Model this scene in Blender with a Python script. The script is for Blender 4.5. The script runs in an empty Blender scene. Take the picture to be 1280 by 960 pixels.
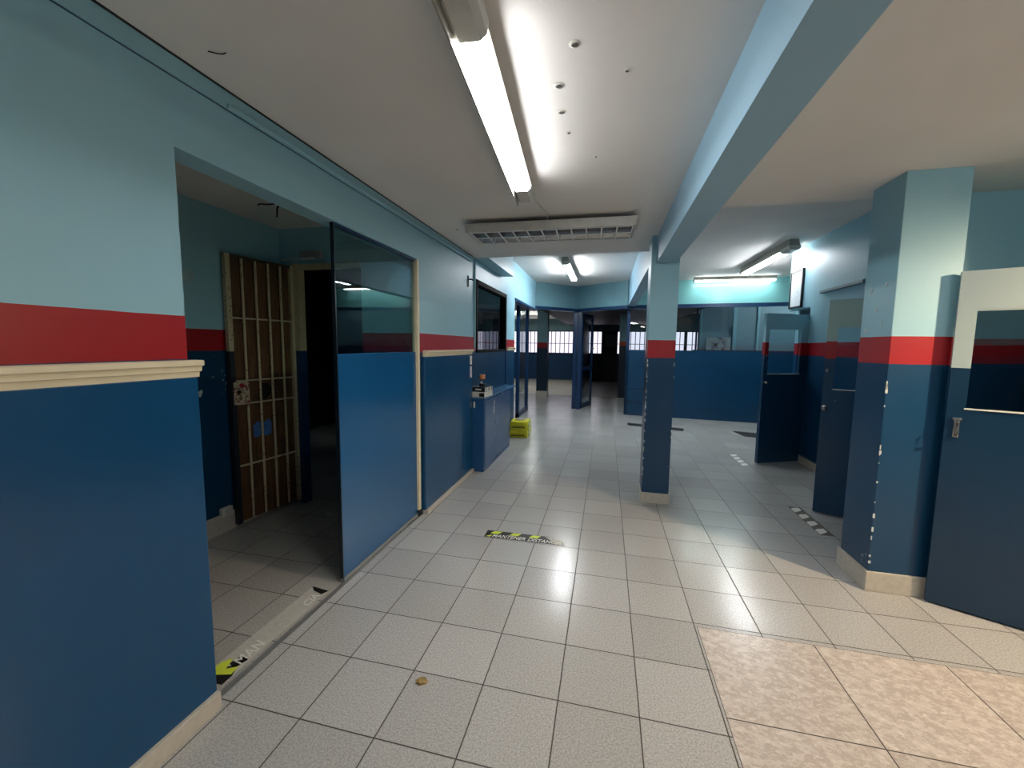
import bpy, bmesh, math, random
from mathutils import Vector, Matrix
random.seed(4)
C = bpy.context.scene.collection
scn = bpy.context.scene

# ------------------------------------------------------------------ helpers
def lin(c):
    c /= 255.0
    return c / 12.92 if c <= .04045 else ((c + .055) / 1.055) ** 2.4
def S(r, g, b): return (lin(r), lin(g), lin(b), 1.0)

class NT:
    """small wrapper for building node trees"""
    def __init__(s, name):
        s.m = bpy.data.materials.new(name); s.m.use_nodes = True
        s.t = s.m.node_tree; s.t.nodes.clear()
        s.out = s.t.nodes.new('ShaderNodeOutputMaterial')
        s.b = s.t.nodes.new('ShaderNodeBsdfPrincipled')
        s.t.links.new(s.b.outputs[0], s.out.inputs[0])
    def n(s, typ, **kw):
        o = s.t.nodes.new(typ)
        for k, v in kw.items(): setattr(o, k, v)
        return o
    def put(s, sock, v):
        if hasattr(v, 'is_output'): s.t.links.new(v, sock)
        elif v is not None: sock.default_value = v
    def math(s, op, a, b=None, c=None):
        o = s.n('ShaderNodeMath', operation=op)
        s.put(o.inputs[0], a)
        if b is not None: s.put(o.inputs[1], b)
        if c is not None: s.put(o.inputs[2], c)
        return o.outputs[0]
    def mix(s, f, a, b, mode='MIX'):
        o = s.n('ShaderNodeMix', data_type='RGBA', blend_type=mode)
        s.put(o.inputs[0], f); s.put(o.inputs[6], a); s.put(o.inputs[7], b)
        return o.outputs[2]
    def pos(s):
        g = s.n('ShaderNodeNewGeometry'); x = s.n('ShaderNodeSeparateXYZ')
        s.t.links.new(g.outputs['Position'], x.inputs[0])
        return g.outputs['Position'], x.outputs[0], x.outputs[1], x.outputs[2]
    def noise(s, vec, scale, detail=3, rough=.5):
        o = s.n('ShaderNodeTexNoise'); s.put(o.inputs['Vector'], vec)
        o.inputs['Scale'].default_value = scale; o.inputs['Detail'].default_value = detail
        o.inputs['Roughness'].default_value = rough
        return o.outputs[0]
    def ramp(s, f, a, b):
        return s.math('MULTIPLY_ADD', s.math('SUBTRACT', f, a), 1.0 / (b - a), 0.0) if False else s._mr(f, a, b)
    def _mr(s, f, a, b):
        o = s.n('ShaderNodeMapRange'); s.put(o.inputs[0], f)
        o.inputs[1].default_value = a; o.inputs[2].default_value = b
        return o.outputs[0]
    def bump(s, h, st=.1, dist=.002):
        o = s.n('ShaderNodeBump'); s.put(o.inputs['Height'], h)
        o.inputs['Strength'].default_value = st; o.inputs['Distance'].default_value = dist
        s.t.links.new(o.outputs[0], s.b.inputs['Normal'])
    def set(s, color=None, rough=None, metal=None, spec=None):
        if color is not None: s.put(s.b.inputs['Base Color'], color)
        if rough is not None: s.put(s.b.inputs['Roughness'], rough)
        if metal is not None: s.put(s.b.inputs['Metallic'], metal)
        if spec is not None: s.put(s.b.inputs['Specular IOR Level'], spec)
        return s.m

def plain(name, col, rough=.5, metal=0, var=.06, scale=9, bump=0, spec=.5):
    k = NT(name); p, x, y, z = k.pos()
    n = k.noise(p, scale, 4)
    dark = tuple(c * (1 - 2 * var) for c in col[:3]) + (1,)
    lite = tuple(min(1, c * (1 + 2 * var)) for c in col[:3]) + (1,)
    m = k.set(k.mix(n, dark, lite), rough, metal, spec)
    if bump: k.bump(k.noise(p, 120, 3), bump)
    return m

def emit(name, col, strength):
    m = bpy.data.materials.new(name); m.use_nodes = True; t = m.node_tree; t.nodes.clear()
    o = t.nodes.new('ShaderNodeOutputMaterial'); e = t.nodes.new('ShaderNodeEmission')
    e.inputs[0].default_value = col; e.inputs[1].default_value = strength
    t.links.new(e.outputs[0], o.inputs[0]); return m

def glass(name, tint, refl=.045, rough=0.0):
    m = bpy.data.materials.new(name); m.use_nodes = True; t = m.node_tree; t.nodes.clear()
    o = t.nodes.new('ShaderNodeOutputMaterial'); lw = t.nodes.new('ShaderNodeLayerWeight'); lw.inputs['Blend'].default_value = .5
    pw = t.nodes.new('ShaderNodeMath'); pw.operation = 'POWER'; t.links.new(lw.outputs['Facing'], pw.inputs[0]); pw.inputs[1].default_value = 5
    f = t.nodes.new('ShaderNodeMath'); f.operation = 'MULTIPLY_ADD'; t.links.new(pw.outputs[0], f.inputs[0]); f.inputs[1].default_value = .9; f.inputs[2].default_value = refl
    a = t.nodes.new('ShaderNodeBsdfTransparent'); a.inputs[0].default_value = tint
    g = t.nodes.new('ShaderNodeBsdfGlossy'); g.inputs['Roughness'].default_value = rough
    x = t.nodes.new('ShaderNodeMixShader')
    t.links.new(f.outputs[0], x.inputs[0]); t.links.new(a.outputs[0], x.inputs[1]); t.links.new(g.outputs[0], x.inputs[2])
    t.links.new(x.outputs[0], o.inputs[0]); return m

class MB:
    """collects boxes, bars and tubes, then links them as one mesh object"""
    def __init__(s): s.bm = bmesh.new()
    def box(s, x0, x1, y0, y1, z0, z1, bev=0, mat=None):
        vs = [s.bm.verts.new((x, y, z)) for x in (min(x0, x1), max(x0, x1)) for y in (min(y0, y1), max(y0, y1)) for z in (min(z0, z1), max(z0, z1))]
        q = [(0, 1, 3, 2), (4, 6, 7, 5), (0, 4, 5, 1), (2, 3, 7, 6), (0, 2, 6, 4), (1, 5, 7, 3)]
        fs = [s.bm.faces.new([vs[i] for i in f]) for f in q]
        if bev:
            es = list({e for f in fs for e in f.edges})
            bmesh.ops.bevel(s.bm, geom=es, offset=bev, segments=2, affect='EDGES', profile=.6)
        elif mat is not None:
            for v in vs: v.co = mat @ v.co
        return s
    def prism(s, pts, z0, z1):
        """vertical prism over a floor polygon"""
        a = [s.bm.verts.new((x, y, z0)) for x, y in pts]; b = [s.bm.verts.new((x, y, z1)) for x, y in pts]
        n = len(pts)
        s.bm.faces.new(a[::-1]); s.bm.faces.new(b)
        for i in range(n): s.bm.faces.new((a[i], a[(i + 1) % n], b[(i + 1) % n], b[i]))
        return s
    def extrude(s, prof, axis, a0, a1):
        """profile points extruded along x ('x': pts are (y,z)) or y ('y': pts are (x,z))"""
        f = (lambda u, v, t: (t, u, v)) if axis == 'x' else (lambda u, v, t: (u, t, v))
        A = [s.bm.verts.new(f(u, v, a0)) for u, v in prof]; B = [s.bm.verts.new(f(u, v, a1)) for u, v in prof]
        n = len(prof); s.bm.faces.new(A); s.bm.faces.new(B[::-1])
        for i in range(n): s.bm.faces.new((A[i], B[i], B[(i + 1) % n], A[(i + 1) % n]))
        return s
    def tube(s, pts, r, seg=10):
        pts = [Vector(p) for p in pts]; rings = []
        for i, p in enumerate(pts):
            d = (pts[min(i + 1, len(pts) - 1)] - pts[max(i - 1, 0)]).normalized()
            u = d.cross(Vector((0, 0, 1)));  u = u if u.length > .05 else d.cross(Vector((1, 0, 0)))
            u.normalize(); v = d.cross(u)
            rings.append([s.bm.verts.new(p + r * (math.cos(6.28318 * k / seg) * u + math.sin(6.28318 * k / seg) * v)) for k in range(seg)])
        for a, b in zip(rings, rings[1:]):
            for k in range(seg): s.bm.faces.new((a[k], a[(k + 1) % seg], b[(k + 1) % seg], b[k]))
        s.bm.faces.new(rings[0][::-1]); s.bm.faces.new(rings[-1])
        return s
    def lathe(s, prof, c, seg=24, axis='z'):
        rings = []
        for r, h in prof:
            R = []
            for k in range(seg):
                a = 6.28318 * k / seg; p = (r * math.cos(a), r * math.sin(a))
                co = {'z': (p[0], p[1], h), 'x': (h, p[0], p[1]), 'y': (p[0], h, p[1])}[axis]
                R.append(s.bm.verts.new(Vector(c) + Vector(co)))
            rings.append(R)
        for a, b in zip(rings, rings[1:]):
            for k in range(seg): s.bm.faces.new((a[k], a[(k + 1) % seg], b[(k + 1) % seg], b[k]))
        s.bm.faces.new(rings[0][::-1]); s.bm.faces.new(rings[-1])
        return s
    def poly(s, pts, h=.0):
        a = [s.bm.verts.new(p) for p in pts]; f = s.bm.faces.new(a)
        if h:
            r = bmesh.ops.extrude_face_region(s.bm, geom=[f])
            for v in r['geom']:
                if isinstance(v, bmesh.types.BMVert): v.co.z += h
        return s
    def build(s, name, mat, parent=None, smooth=False, at=None):
        bmesh.ops.recalc_face_normals(s.bm, faces=s.bm.faces)
        me = bpy.data.meshes.new(name); s.bm.to_mesh(me); s.bm.free()
        for m in (mat if isinstance(mat, list) else [mat]): me.materials.append(m)
        if smooth:
            for p in me.polygons: p.use_smooth = True
            try: me.set_sharp_from_angle(angle=math.radians(40))
            except Exception: pass
        o = bpy.data.objects.new(name, me); C.objects.link(o)
        if at is not None: o.location = at
        if parent is not None: o.parent = parent
        return o

def tag(o, label=None, cat=None, group=None, kind=None):
    if label: o['label'] = label
    if cat: o['category'] = cat
    if group: o['group'] = group
    if kind: o['kind'] = kind
    return o
def empty(name, loc=(0, 0, 0), rz=0.0, **kw):
    o = bpy.data.objects.new(name, None); C.objects.link(o); o.empty_display_size = .1
    o.location = loc; o.rotation_euler = (0, 0, rz); return tag(o, **kw)
def struct(mb, name, mat, label=None, parent=None):
    o = mb.build(name, mat, parent)
    if parent is None:
        o['kind'] = 'structure'
        if label: o['label'] = label
    return o
def seg(mb, p0, p1, z0, z1, th, back=1):
    """wall piece whose seen face runs p0->p1; thickness goes to the left of the direction when back=1"""
    p0 = Vector(p0); p1 = Vector(p1); d = (p1 - p0).normalized(); n = Vector((-d.y, d.x)) * th * back
    mb.prism([p0, p1, p1 + n, p0 + n], z0, z1); return mb

# ------------------------------------------------------------------ materials
PALE, RED, BLUE = S(144, 190, 206), S(154, 26, 34), S(12, 58, 90)
def banded(name, z0, z1, pale=PALE, red=RED, blue=BLUE, rp=.42, rb=.3, scratch=False):
    k = NT(name); p, x, y, z = k.pos()
    w = k.math('MULTIPLY_ADD', k.noise(p, 6, 2), .006, -.003); zz = k.math('ADD', z, w)
    lo = k.math('GREATER_THAN', zz, z0); hi = k.math('GREATER_THAN', zz, z1)
    col = k.mix(hi, k.mix(lo, blue, red), pale)
    n = k.noise(p, 2.2, 5, .6)
    col = k.mix(.22, col, k.mix(n, (.25, .25, .25, 1), (.8, .8, .8, 1)), 'SOFT_LIGHT')
    # small chips where the paint has flaked
    ch = k.math('GREATER_THAN', k.math('MULTIPLY', k.noise(p, 38, 2), k.noise(p, 2.6, 1)), .495)
    col = k.mix(k.math('MULTIPLY', ch, .7), col, S(170, 180, 180))
    if scratch:
        d = k.math('ABSOLUTE', k.math('SUBTRACT', z, k.math('MULTIPLY_ADD', k.noise(p, 7, 2), .012, .860)))
        a = k.math('MULTIPLY', k.math('LESS_THAN', d, .0013), k.math('GREATER_THAN', k.noise(p, 11, 1), .42))
        b = k.math('MULTIPLY', k.math('LESS_THAN', y, -.19), k.math('LESS_THAN', z, 1.0))
        col = k.mix(k.math('MULTIPLY', a, b), col, S(8, 14, 26))
    r = k.math('MULTIPLY_ADD', hi, rp - rb, k.math('MULTIPLY_ADD', n, .16, rb - .06))
    k.bump(k.math('ADD', k.noise(p, 14, 3), k.math('MULTIPLY', k.noise(p, 90, 2), .25)), .14, .004)
    return k.set(col, r)
M = {}
M['wall'] = banded('banded_wall_paint', 1.425, 1.585, scratch=True)
M['wallr'] = banded('banded_wall_paint_east', 1.408, 1.570)
M['column'] = banded('banded_column_paint', 1.392, 1.557)
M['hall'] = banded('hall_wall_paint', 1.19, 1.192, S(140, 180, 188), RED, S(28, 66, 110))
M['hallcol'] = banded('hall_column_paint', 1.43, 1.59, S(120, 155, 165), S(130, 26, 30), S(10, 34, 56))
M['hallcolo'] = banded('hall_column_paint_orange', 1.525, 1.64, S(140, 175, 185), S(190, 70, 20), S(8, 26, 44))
M['creamdoor'] = banded('cream_and_blue_door_paint', 1.395, 1.396, S(168, 184, 184), S(168, 184, 184), S(12, 48, 74))
M['greendoor'] = banded('cream_red_blue_door_paint', 1.408, 1.560, S(152, 182, 180))
M['palepaint'] = plain('pale_blue_paint', PALE, .42, var=.05, scale=3, bump=.05)
M['beam'] = plain('pale_blue_beam_paint', S(146, 184, 206), .42, var=.04, scale=3, bump=.05)
M['teal'] = plain('glossy_teal_paint', S(128, 190, 192), .22, var=.04, scale=2, bump=.03)
M['blue'] = plain('glossy_blue_enamel', BLUE, .26, var=.07, scale=3, bump=.05)
M['board'] = plain('blue_enamel_boarding', S(14, 68, 108), .24, var=.07, scale=2.5, bump=.05)
M['bluedark'] = plain('dark_blue_frame_paint', S(16, 50, 88), .3, var=.08, scale=8)
M['cream'] = plain('cream_painted_timber', S(226, 214, 184), .4, var=.06, scale=14, bump=.05)
M['creamold'] = plain('worn_cream_metal_paint', S(178, 164, 132), .45, var=.14, scale=30, bump=.08)
M['ceil'] = plain('matt_ceiling_paint', S(224, 222, 219), .8, var=.03, scale=2.5, bump=.12)
M['dark'] = plain('unlit_room_paint', S(40, 50, 60), .6)  # dark tone puts the missing light of unlit spaces into the paint
M['skirt'] = plain('beige_skirting_tile', S(186, 180, 168), .35, var=.10, scale=40)
M['white'] = plain('white_plastic', S(214, 216, 208), .35, var=.03)
M['whitemetal'] = plain('aged_white_metal', S(196, 196, 190), .38, .0, var=.07, scale=20)
M['aged'] = plain('yellowed_lamp_housing', S(150, 148, 138), .4, var=.1, scale=24)
M['greymetal'] = plain('grey_metal', S(150, 152, 150), .35, .5, var=.08, scale=20)
M['steel'] = plain('bare_steel', S(170, 172, 172), .25, .9)
M['black'] = plain('black_rubber', S(20, 20, 22), .5)
M['chip'] = plain('bare_plaster_chip', S(196, 200, 196), .8)
M['filler'] = plain('white_filler', S(178, 200, 206), .8)
M['louvreglint'] = plain('louvre_glint_white', S(244, 246, 246), .3, .1, var=.02)
M['glass'] = glass('green_tinted_glass', (.72, .86, .86, 1))
M['clear'] = glass('clear_door_glass', (.84, .90, .92, 1))
M['smoke'] = glass('smoked_hatch_glass', (.34, .36, .40, 1))
M['tube'] = emit('lit_fluorescent_tube', (1.0, .985, .98, 1), 30)
M['tubedim'] = emit('aged_fluorescent_tube', (1.0, .98, .95, 1), 92)
M['tubefar'] = emit('lit_fluorescent_tube_cool', (.93, .97, 1.0, 1), 84)
M['tuberight'] = emit('lit_fluorescent_tube_right', (.93, .97, 1.0, 1), 58)
M['tubewall'] = emit('lit_fluorescent_tube_teal', (.92, 1.0, .98, 1), 22)
M['tubehall'] = emit('lit_fluorescent_tube_hall', (.95, 1.0, .95, 1), 40)
M['fillback'] = emit('fill_tube_back', (1.0, .97, .95, 1), 12)
M['fillwarm'] = emit('fill_tube_warm', (1.0, .97, .93, 1), 66)
M['bulb'] = emit('lit_warm_lamp', (1.0, .76, .50, 1), 1250)

def tiles(name, size, ox, oy, base, rough=.3, marble=False, gw=.0030, grout=S(54, 48, 42)):
    k = NT(name); p, x, y, z = k.pos()
    wob = k.math('MULTIPLY_ADD', k.noise(p, 3, 2), .004, -.002)
    u = k.math('DIVIDE', k.math('SUBTRACT', k.math('ADD', x, wob), ox), size)
    v = k.math('DIVIDE', k.math('SUBTRACT', k.math('ADD', y, wob), oy), size)
    def edge(a):
        return k.math('MULTIPLY', k.math('SUBTRACT', .5, k.math('ABSOLUTE', k.math('SUBTRACT', k.math('FRACT', a), .5))), size)
    d = k.math('MINIMUM', edge(u), edge(v))
    gm = k.math('SUBTRACT', 1.0, k._mr(d, gw * .55, gw * 1.25))
    cx = k.n('ShaderNodeCombineXYZ'); k.put(cx.inputs[0], k.math('FLOOR', u)); k.put(cx.inputs[1], k.math('FLOOR', v))
    wn = k.n('ShaderNodeTexWhiteNoise'); wn.noise_dimensions = '3D'; k.put(wn.inputs['Vector'], cx.outputs[0])
    tint = k.math('MULTIPLY_ADD', wn.outputs['Value'], .16, .92)
    if marble:
        mp = k.n('ShaderNodeMapping'); mp.inputs['Rotation'].default_value = (0, 0, .7); mp.inputs['Scale'].default_value = (1.0, 1.45, 1)
        sc = k.n('ShaderNodeVectorMath', operation='MULTIPLY_ADD'); k.put(sc.inputs[0], cx.outputs[0]); sc.inputs[1].default_value = (3.1, 5.7, 0); k.put(sc.inputs[2], p)
        k.put(mp.inputs['Vector'], sc.outputs[0])
        n = k.noise(mp.outputs[0], 17, 8, .72); n2 = k.noise(mp.outputs[0], 30, 5, .7)
        col = k.mix(k._mr(n, .33, .62), S(172, 160, 152), base)
        col = k.mix(k._mr(n2, .5, .68), col, S(212, 206, 200))
        col = k.mix(k.math('MULTIPLY', k._mr(k.math('ABSOLUTE', k.math('SUBTRACT', n, .47)), .022, .0), .5), col, S(142, 128, 116))
    else:
        n = k.noise(p, 130, 3, .85); n2 = k.noise(p, 60, 4, .7)
        col = k.mix(k._mr(n, .36, .62), tuple(c * .56 for c in base[:3]) + (1,), base)
        col = k.mix(k.math('MULTIPLY', k._mr(n2, .5, .9), .3), col, S(206, 198, 190))
        col = k.mix(k.math('MULTIPLY', k._mr(k.noise(p, .9, 2), .45, .75), .12), col, S(168, 158, 146))
    tv = k.n('ShaderNodeVectorMath', operation='SCALE'); k.put(tv.inputs[0], col); k.put(tv.inputs['Scale'], tint)
    col = k.mix(gm, tv.outputs[0], grout)
    r = k.math('ADD', k.math('MULTIPLY_ADD', k.noise(p, 5, 2), .06, rough - .03), k.math('MULTIPLY', gm, .4))
    k.bump(k.math('SUBTRACT', k.math('MULTIPLY', k.noise(p, 60, 2), .12), gm), .35, .0015)
    return k.set(col, r, spec=.62)
M['tiles'] = tiles('speckled_grey_floor_tiles', .33, 0, 0, S(194, 194, 192), .215)
M['tilesalc'] = tiles('speckled_grey_alcove_tiles', .333, -.0275, -.004, S(190, 188, 182), .26)
M['marble'] = tiles('marbled_beige_floor_tiles', .548, 1.993, .962 - .548 * 8, S(198, 190, 182), .26, True)
M['halltiles'] = tiles('beige_hall_floor_tiles', .45, .1, 11.1, S(196, 188, 170), .4, gw=.0015, grout=S(150, 142, 128))

# ------------------------------------------------------------------ camera (solved from the floor grid)
T = .33
yaw, pit, rol = .2282, -.0949, .0118
f = Vector((-math.sin(yaw) * math.cos(pit), math.cos(yaw) * math.cos(pit), math.sin(pit)))
r = Vector((math.cos(yaw), math.sin(yaw), 0)); u = r.cross(f)
r2 = r * math.cos(rol) + u * math.sin(rol); u2 = -r * math.sin(rol) + u * math.cos(rol)
cam = bpy.data.cameras.new('camera'); co = bpy.data.objects.new('camera', cam); C.objects.link(co)
mw = Matrix.Identity(4)
for i in range(3):
    mw[i][0] = r2[i]; mw[i][1] = u2[i]; mw[i][2] = -f[i]
mw[0][3], mw[1][3], mw[2][3] = 4.4578 * T, -3.775 * T, 4.5145 * T
co.matrix_world = mw
cam.sensor_width = 36; cam.sensor_fit = 'HORIZONTAL'; cam.lens = 504.1575 / 1280 * 36
cam.clip_start = .02; cam.clip_end = 200
scn.camera = co

# ------------------------------------------------------------------ the setting: floors
fl = MB()
fl.box(-.06, 1.993, -3.2, 11.05, -.08, 0); fl.box(1.993, 6.6, .962, 11.05, -.08, 0); fl.box(-5.2, -.06, 2.02, 11.05, -.08, 0)
struct(fl, 'floor', M['tiles'], 'speckled grey tile floor of the long room')
struct(MB().box(1.993, 6.6, -3.2, .962, -.08, 0), 'floor', M['marble'], 'large marbled beige tiles at the near right of the floor')
struct(MB().box(-1.6, -.06, -.4, 2.02, -.08, 0), 'floor', M['tilesalc'], 'grey tile floor of the small side room')
struct(MB().box(-5.2, 8.2, 11.05, 17.0, -.08, 0), 'floor', M['halltiles'], 'plain beige floor of the hall at the back')

# ceilings
c = MB()
c.box(-.2, 1.97, -3.2, 3.25, 2.5, 2.62)
struct(c, 'ceiling', M['ceil'], 'lower grey ceiling over the corridor')
struct(MB().box(1.97, 6.6, -3.2, 1.95, 2.5, 2.62), 'ceiling', M['ceil'], 'lower cream ceiling on the right of the beam')
c = MB(); c.box(-.2, 1.97, 3.25, 8.6, 2.87, 2.97); c.box(1.97, 6.6, 1.95, 8.0, 2.87, 2.97)
struct(c, 'ceiling', M['ceil'], 'raised ceiling over the back half of the room')
c = MB(); c.box(-.2, 1.97, 3.25, 3.35, 2.5, 2.87); c.box(1.97, 6.6, 1.95, 2.04, 2.5, 2.87)
struct(c, 'ceiling', M['ceil'], 'step between the lower and the raised ceiling')
struct(MB().box(-1.6, -.18, -.4, 2.02, 2.5, 2.6), 'ceiling', M['ceil'], 'ceiling of the small side room')
c = MB(); c.box(-5.2, -.22, 5.6, 17, 2.87, 2.97); c.box(3.7, 8.2, 8.0, 17, 2.87, 2.97)
struct(c, 'ceiling', M['ceil'], 'high ceiling of the back hall')
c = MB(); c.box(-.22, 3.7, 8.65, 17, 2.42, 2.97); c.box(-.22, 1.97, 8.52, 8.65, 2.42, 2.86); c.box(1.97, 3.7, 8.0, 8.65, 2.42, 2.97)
struct(c, 'ceiling', M['dark'], 'lowered ceiling in the middle of the back hall, coloured dark as unlit')  # lack of light is put into this ceiling's colour
for yy in (9.6, 11.6, 13.6, 15.4):
    struct(MB().box(-5.2, -.22, yy, yy + .22, 2.62, 2.87), 'beam', M['ceil'], 'shallow cross beam under the back hall ceiling')

# left wall: near pier, lintel over the side-room opening, far piece
w = MB()
w.box(-.18, -.06, -3.2, -.045, 0, 2.5); w.box(-.18, -.06, -.045, 1.9, 2.185, 2.5); w.box(-.18, -.06, 1.9, 3.43, 0, 2.5)
w.box(-.18, -.06, 3.43, 5.49, 2.25, 2.9); w.box(-.18, -.06, 4.87, 5.49, 0, 2.25); w.box(-.18, -.06, 3.43, 4.87, 0, 1.43)
w.box(-.18, -.06, 5.49, 7.5, 2.29, 2.9); w.box(-.18, -.06, 3.2, 3.43, 2.5, 2.9)
struct(w, 'wall_left', M['wall'], 'left wall painted pale blue over red over dark blue')
b = MB(); b.box(-.06, -.03, -3.2, -.035, .075, 1.358, .003)
struct(b, 'trim_1', M['board'], 'glossy blue boarding on the near left wall')
b = MB(); b.box(-.06, -.03, 1.93, 3.19, .035, 1.385, .003)
struct(b, 'trim_2', M['board'], 'glossy blue boarding between side room and counter')
def rail(name, y0, y1, z0, z1, x=-.06, d=.05, label=None):
    h = z1 - z0
    pr = [(x, z0), (x + d * .45, z0), (x + d * .5, z0 + h * .3), (x + d * .72, z0 + h * .36), (x + d * .76, z0 + h * .62), (x + d, z0 + h * .7), (x + d, z1 - .004), (x + d - .005, z1), (x, z1)]
    return struct(MB().extrude(pr, 'y', y0, y1), name, M['cream'], label)
rail('trim_3', -3.2, -.022, 1.358, 1.422, label='cream moulded dado rail on the near left wall')
rail('trim_4', 1.955, 3.19, 1.385, 1.44, label='cream moulded dado rail beyond the glass panel')
rail('trim_5', 4.92, 5.485, 1.41, 1.462, d=.03, label='short cream dado rail beyond the hatch window')
struct(MB().box(-.06, -.012, -3.2, -.033, 0, .075, .004), 'baseboard_left', M['skirt'], 'beige tile skirting of the near left wall')
struct(MB().box(-.06, -.008, 1.93, 3.19, 0, .04, .004), 'baseboard_left', M['skirt'], 'beige tile skirting under the far blue boarding')
struct(MB().box(-.06, -.052, -3.2, 3.25, 2.428, 2.5), 'trim_6', M['palepaint'], 'flat painted strip along the top of the left wall')
struct(MB().box(-.06, -.05, 4.86, 4.93, .9, 1.43), 'trim_7', M['bluedark'], 'dark blue upright strip beside the counter')
struct(MB().box(-.2, -.045, 5.49, 7.5, 2.25, 2.29), 'trim_8', M['bluedark'], 'dark blue lintel over the far left opening')
struct(MB().box(-.088, -.058, -.033, 1.88, 0, .004), 'trim_9', M['greymetal'], 'worn dark floor track under the glass panel')
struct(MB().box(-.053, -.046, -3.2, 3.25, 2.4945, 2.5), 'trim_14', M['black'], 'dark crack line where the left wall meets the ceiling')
struct(MB().box(-.061, -.0575, -3.2, 3.2, 2.4248, 2.428), 'trim_shadow', M['bluedark'], 'dark line drawn for the thin shadow under the painted strip of the left wall')  # shadow under the strip, modelled as a thin dark box
# box duct hanging beside the wall in the raised ceiling
struct(MB().box(-.06, .105, 3.35, 4.65, 2.5, 2.87), 'trim_10', M['palepaint'], 'boxed duct against the left wall under the raised ceiling')
# side room
w = MB(); w.box(-1.56, -1.42, -.4, 2.02, 0, 2.5); w.box(-1.42, -.18, -.4, -.28, 0, 2.5)
w.box(-1.42, -1.25, 1.9, 1.95, 0, 2.5); w.box(-1.25, -.6, 1.9, 1.95, 2.15, 2.5); w.box(-.6, -.18, 1.9, 1.95, 0, 2.5)
struct(w, 'wall_side_room', M['wall'], 'walls of the small side room behind the glass panel')
struct(MB().box(-1.42, -1.402, -.28, 1.9, 0, .15, .003), 'baseboard_side_room', M['skirt'], 'beige skirting along the side room wall')
d = MB(); d.box(-1.27, -1.215, 1.872, 1.955, 1.42, 2.19); d.box(-1.27, -.6, 1.875, 1.92, 2.135, 2.185)
struct(d, 'doorway_side_room', M['creamold'], 'cream metal frame of the dark doorway in the side room')
struct(MB().box(-1.27, -1.215, 1.872, 1.955, 0, 1.42), 'doorway_side_room', M['bluedark'], 'dark blue lower jamb of the dark doorway in the side room')
# unlit room behind
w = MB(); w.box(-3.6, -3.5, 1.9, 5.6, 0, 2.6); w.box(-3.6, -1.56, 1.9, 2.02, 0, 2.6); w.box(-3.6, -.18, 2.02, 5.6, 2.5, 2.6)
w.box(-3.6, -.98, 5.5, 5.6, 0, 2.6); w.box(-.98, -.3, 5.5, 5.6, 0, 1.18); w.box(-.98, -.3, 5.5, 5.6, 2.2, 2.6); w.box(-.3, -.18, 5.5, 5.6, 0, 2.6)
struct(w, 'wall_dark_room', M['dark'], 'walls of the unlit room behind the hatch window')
# right side
w = MB(); w.box(4.0, 4.12, 2.16, 2.62, 0, 2.87); w.box(4.0, 4.12, 2.62, 3.34, 2.0, 2.87); w.box(4.0, 4.12, 3.34, 4.72, 0, 2.87); w.box(4.0, 4.12, 4.72, 5.38, 2.03, 2.87)
w.box(3.28, 3.40, 1.885, 2.16, 0, 2.87); w.box(3.40, 6.6, 2.04, 2.16, 0, 2.87); w.box(4.1, 4.22, 1.19, 2.04, 0, 2.5)
struct(w, 'wall_right', M['wallr'], 'right walls painted pale blue over red over dark blue')
struct(MB().box(4.12, 6.6, 5.3, 5.4, 0, 2.87).box(5.6, 5.7, 2.16, 5.3, 0, 2.87), 'wall_right_room', M['wallr'], 'walls of the rooms behind the right wall')
struct(MB().box(3.985, 4.0, 3.36, 4.70, 0, .1, .003), 'baseboard_right', M['skirt'], 'skirting of the right wall')
w = MB(); w.box(-.2, 6.6, -3.3, -3.2, 0, 2.6); w.box(6.5, 6.6, -3.2, 8.0, 0, 2.97)
struct(w, 'wall_back', M['wallr'], 'walls behind and beyond the right edge of the view')
# columns
def column(name, x0, x1, y0, y1, z1, mat, bh=.1, bt=.012, label=None):
    o = struct(MB().box(x0, x1, y0, y1, 0, z1, .004), name, mat, label)
    struct(MB().box(x0 - bt, x1 + bt, y0 - bt, y1 + bt, 0, bh, .004), 'baseboard', M['skirt'], parent=o)
    return o
cc = column('column', 1.845, 2.09, 2.72, 2.97, 2.87, M['column'], .1, label='square column standing alone under the beam')
cr = column('column', 3.095, 3.405, 1.58, 1.88, 2.5, M['wallr'], .125, .014, label='wide square column beside the open cream and blue door')
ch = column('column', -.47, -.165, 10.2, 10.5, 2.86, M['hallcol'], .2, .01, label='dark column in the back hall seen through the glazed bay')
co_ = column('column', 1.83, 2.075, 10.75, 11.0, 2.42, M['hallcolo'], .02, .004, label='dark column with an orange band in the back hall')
# chipped paint on the corners
def chips(parent, x, y, n, zlo, zhi, seed, dx, dy):
    rr = random.Random(seed); m = MB()
    for i in range(n):
        z = rr.uniform(zlo, zhi); h = rr.uniform(.006, .03); ww = rr.uniform(.004, .011)
        a = .0008
        m.prism([(x - a * dx, y - a * dy), (x + dx * ww, y - a * dy), (x + dx * ww * .7, y + dy * ww * .2), (x + dx * .0005, y + dy * ww)], z, z + h)
    o = m.build('chipped_paint', M['chip'], parent)
    return o
chips(cc, 1.845, 2.72, 26, .25, 1.39, 3, 1, 1)
chips(cc, 2.09, 2.72, 7, .5, 1.39, 4, -1, 1)
chips(cr, 3.095, 1.58, 16, .14, 1.3, 5, 1, 1)
for (yy, zz, rad) in ((1.80, 1.86, .018), (1.66, 1.88, .016), (1.73, 1.74, .017), (1.82, 1.61, .018), (1.68, 1.65, .012)):
    MB().lathe([(rad * .6, -.002), (rad, 0), (rad * .9, .001)], (3.0935, yy, zz), 9, 'x').build('filler_patch', M['filler'], cr)
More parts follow.
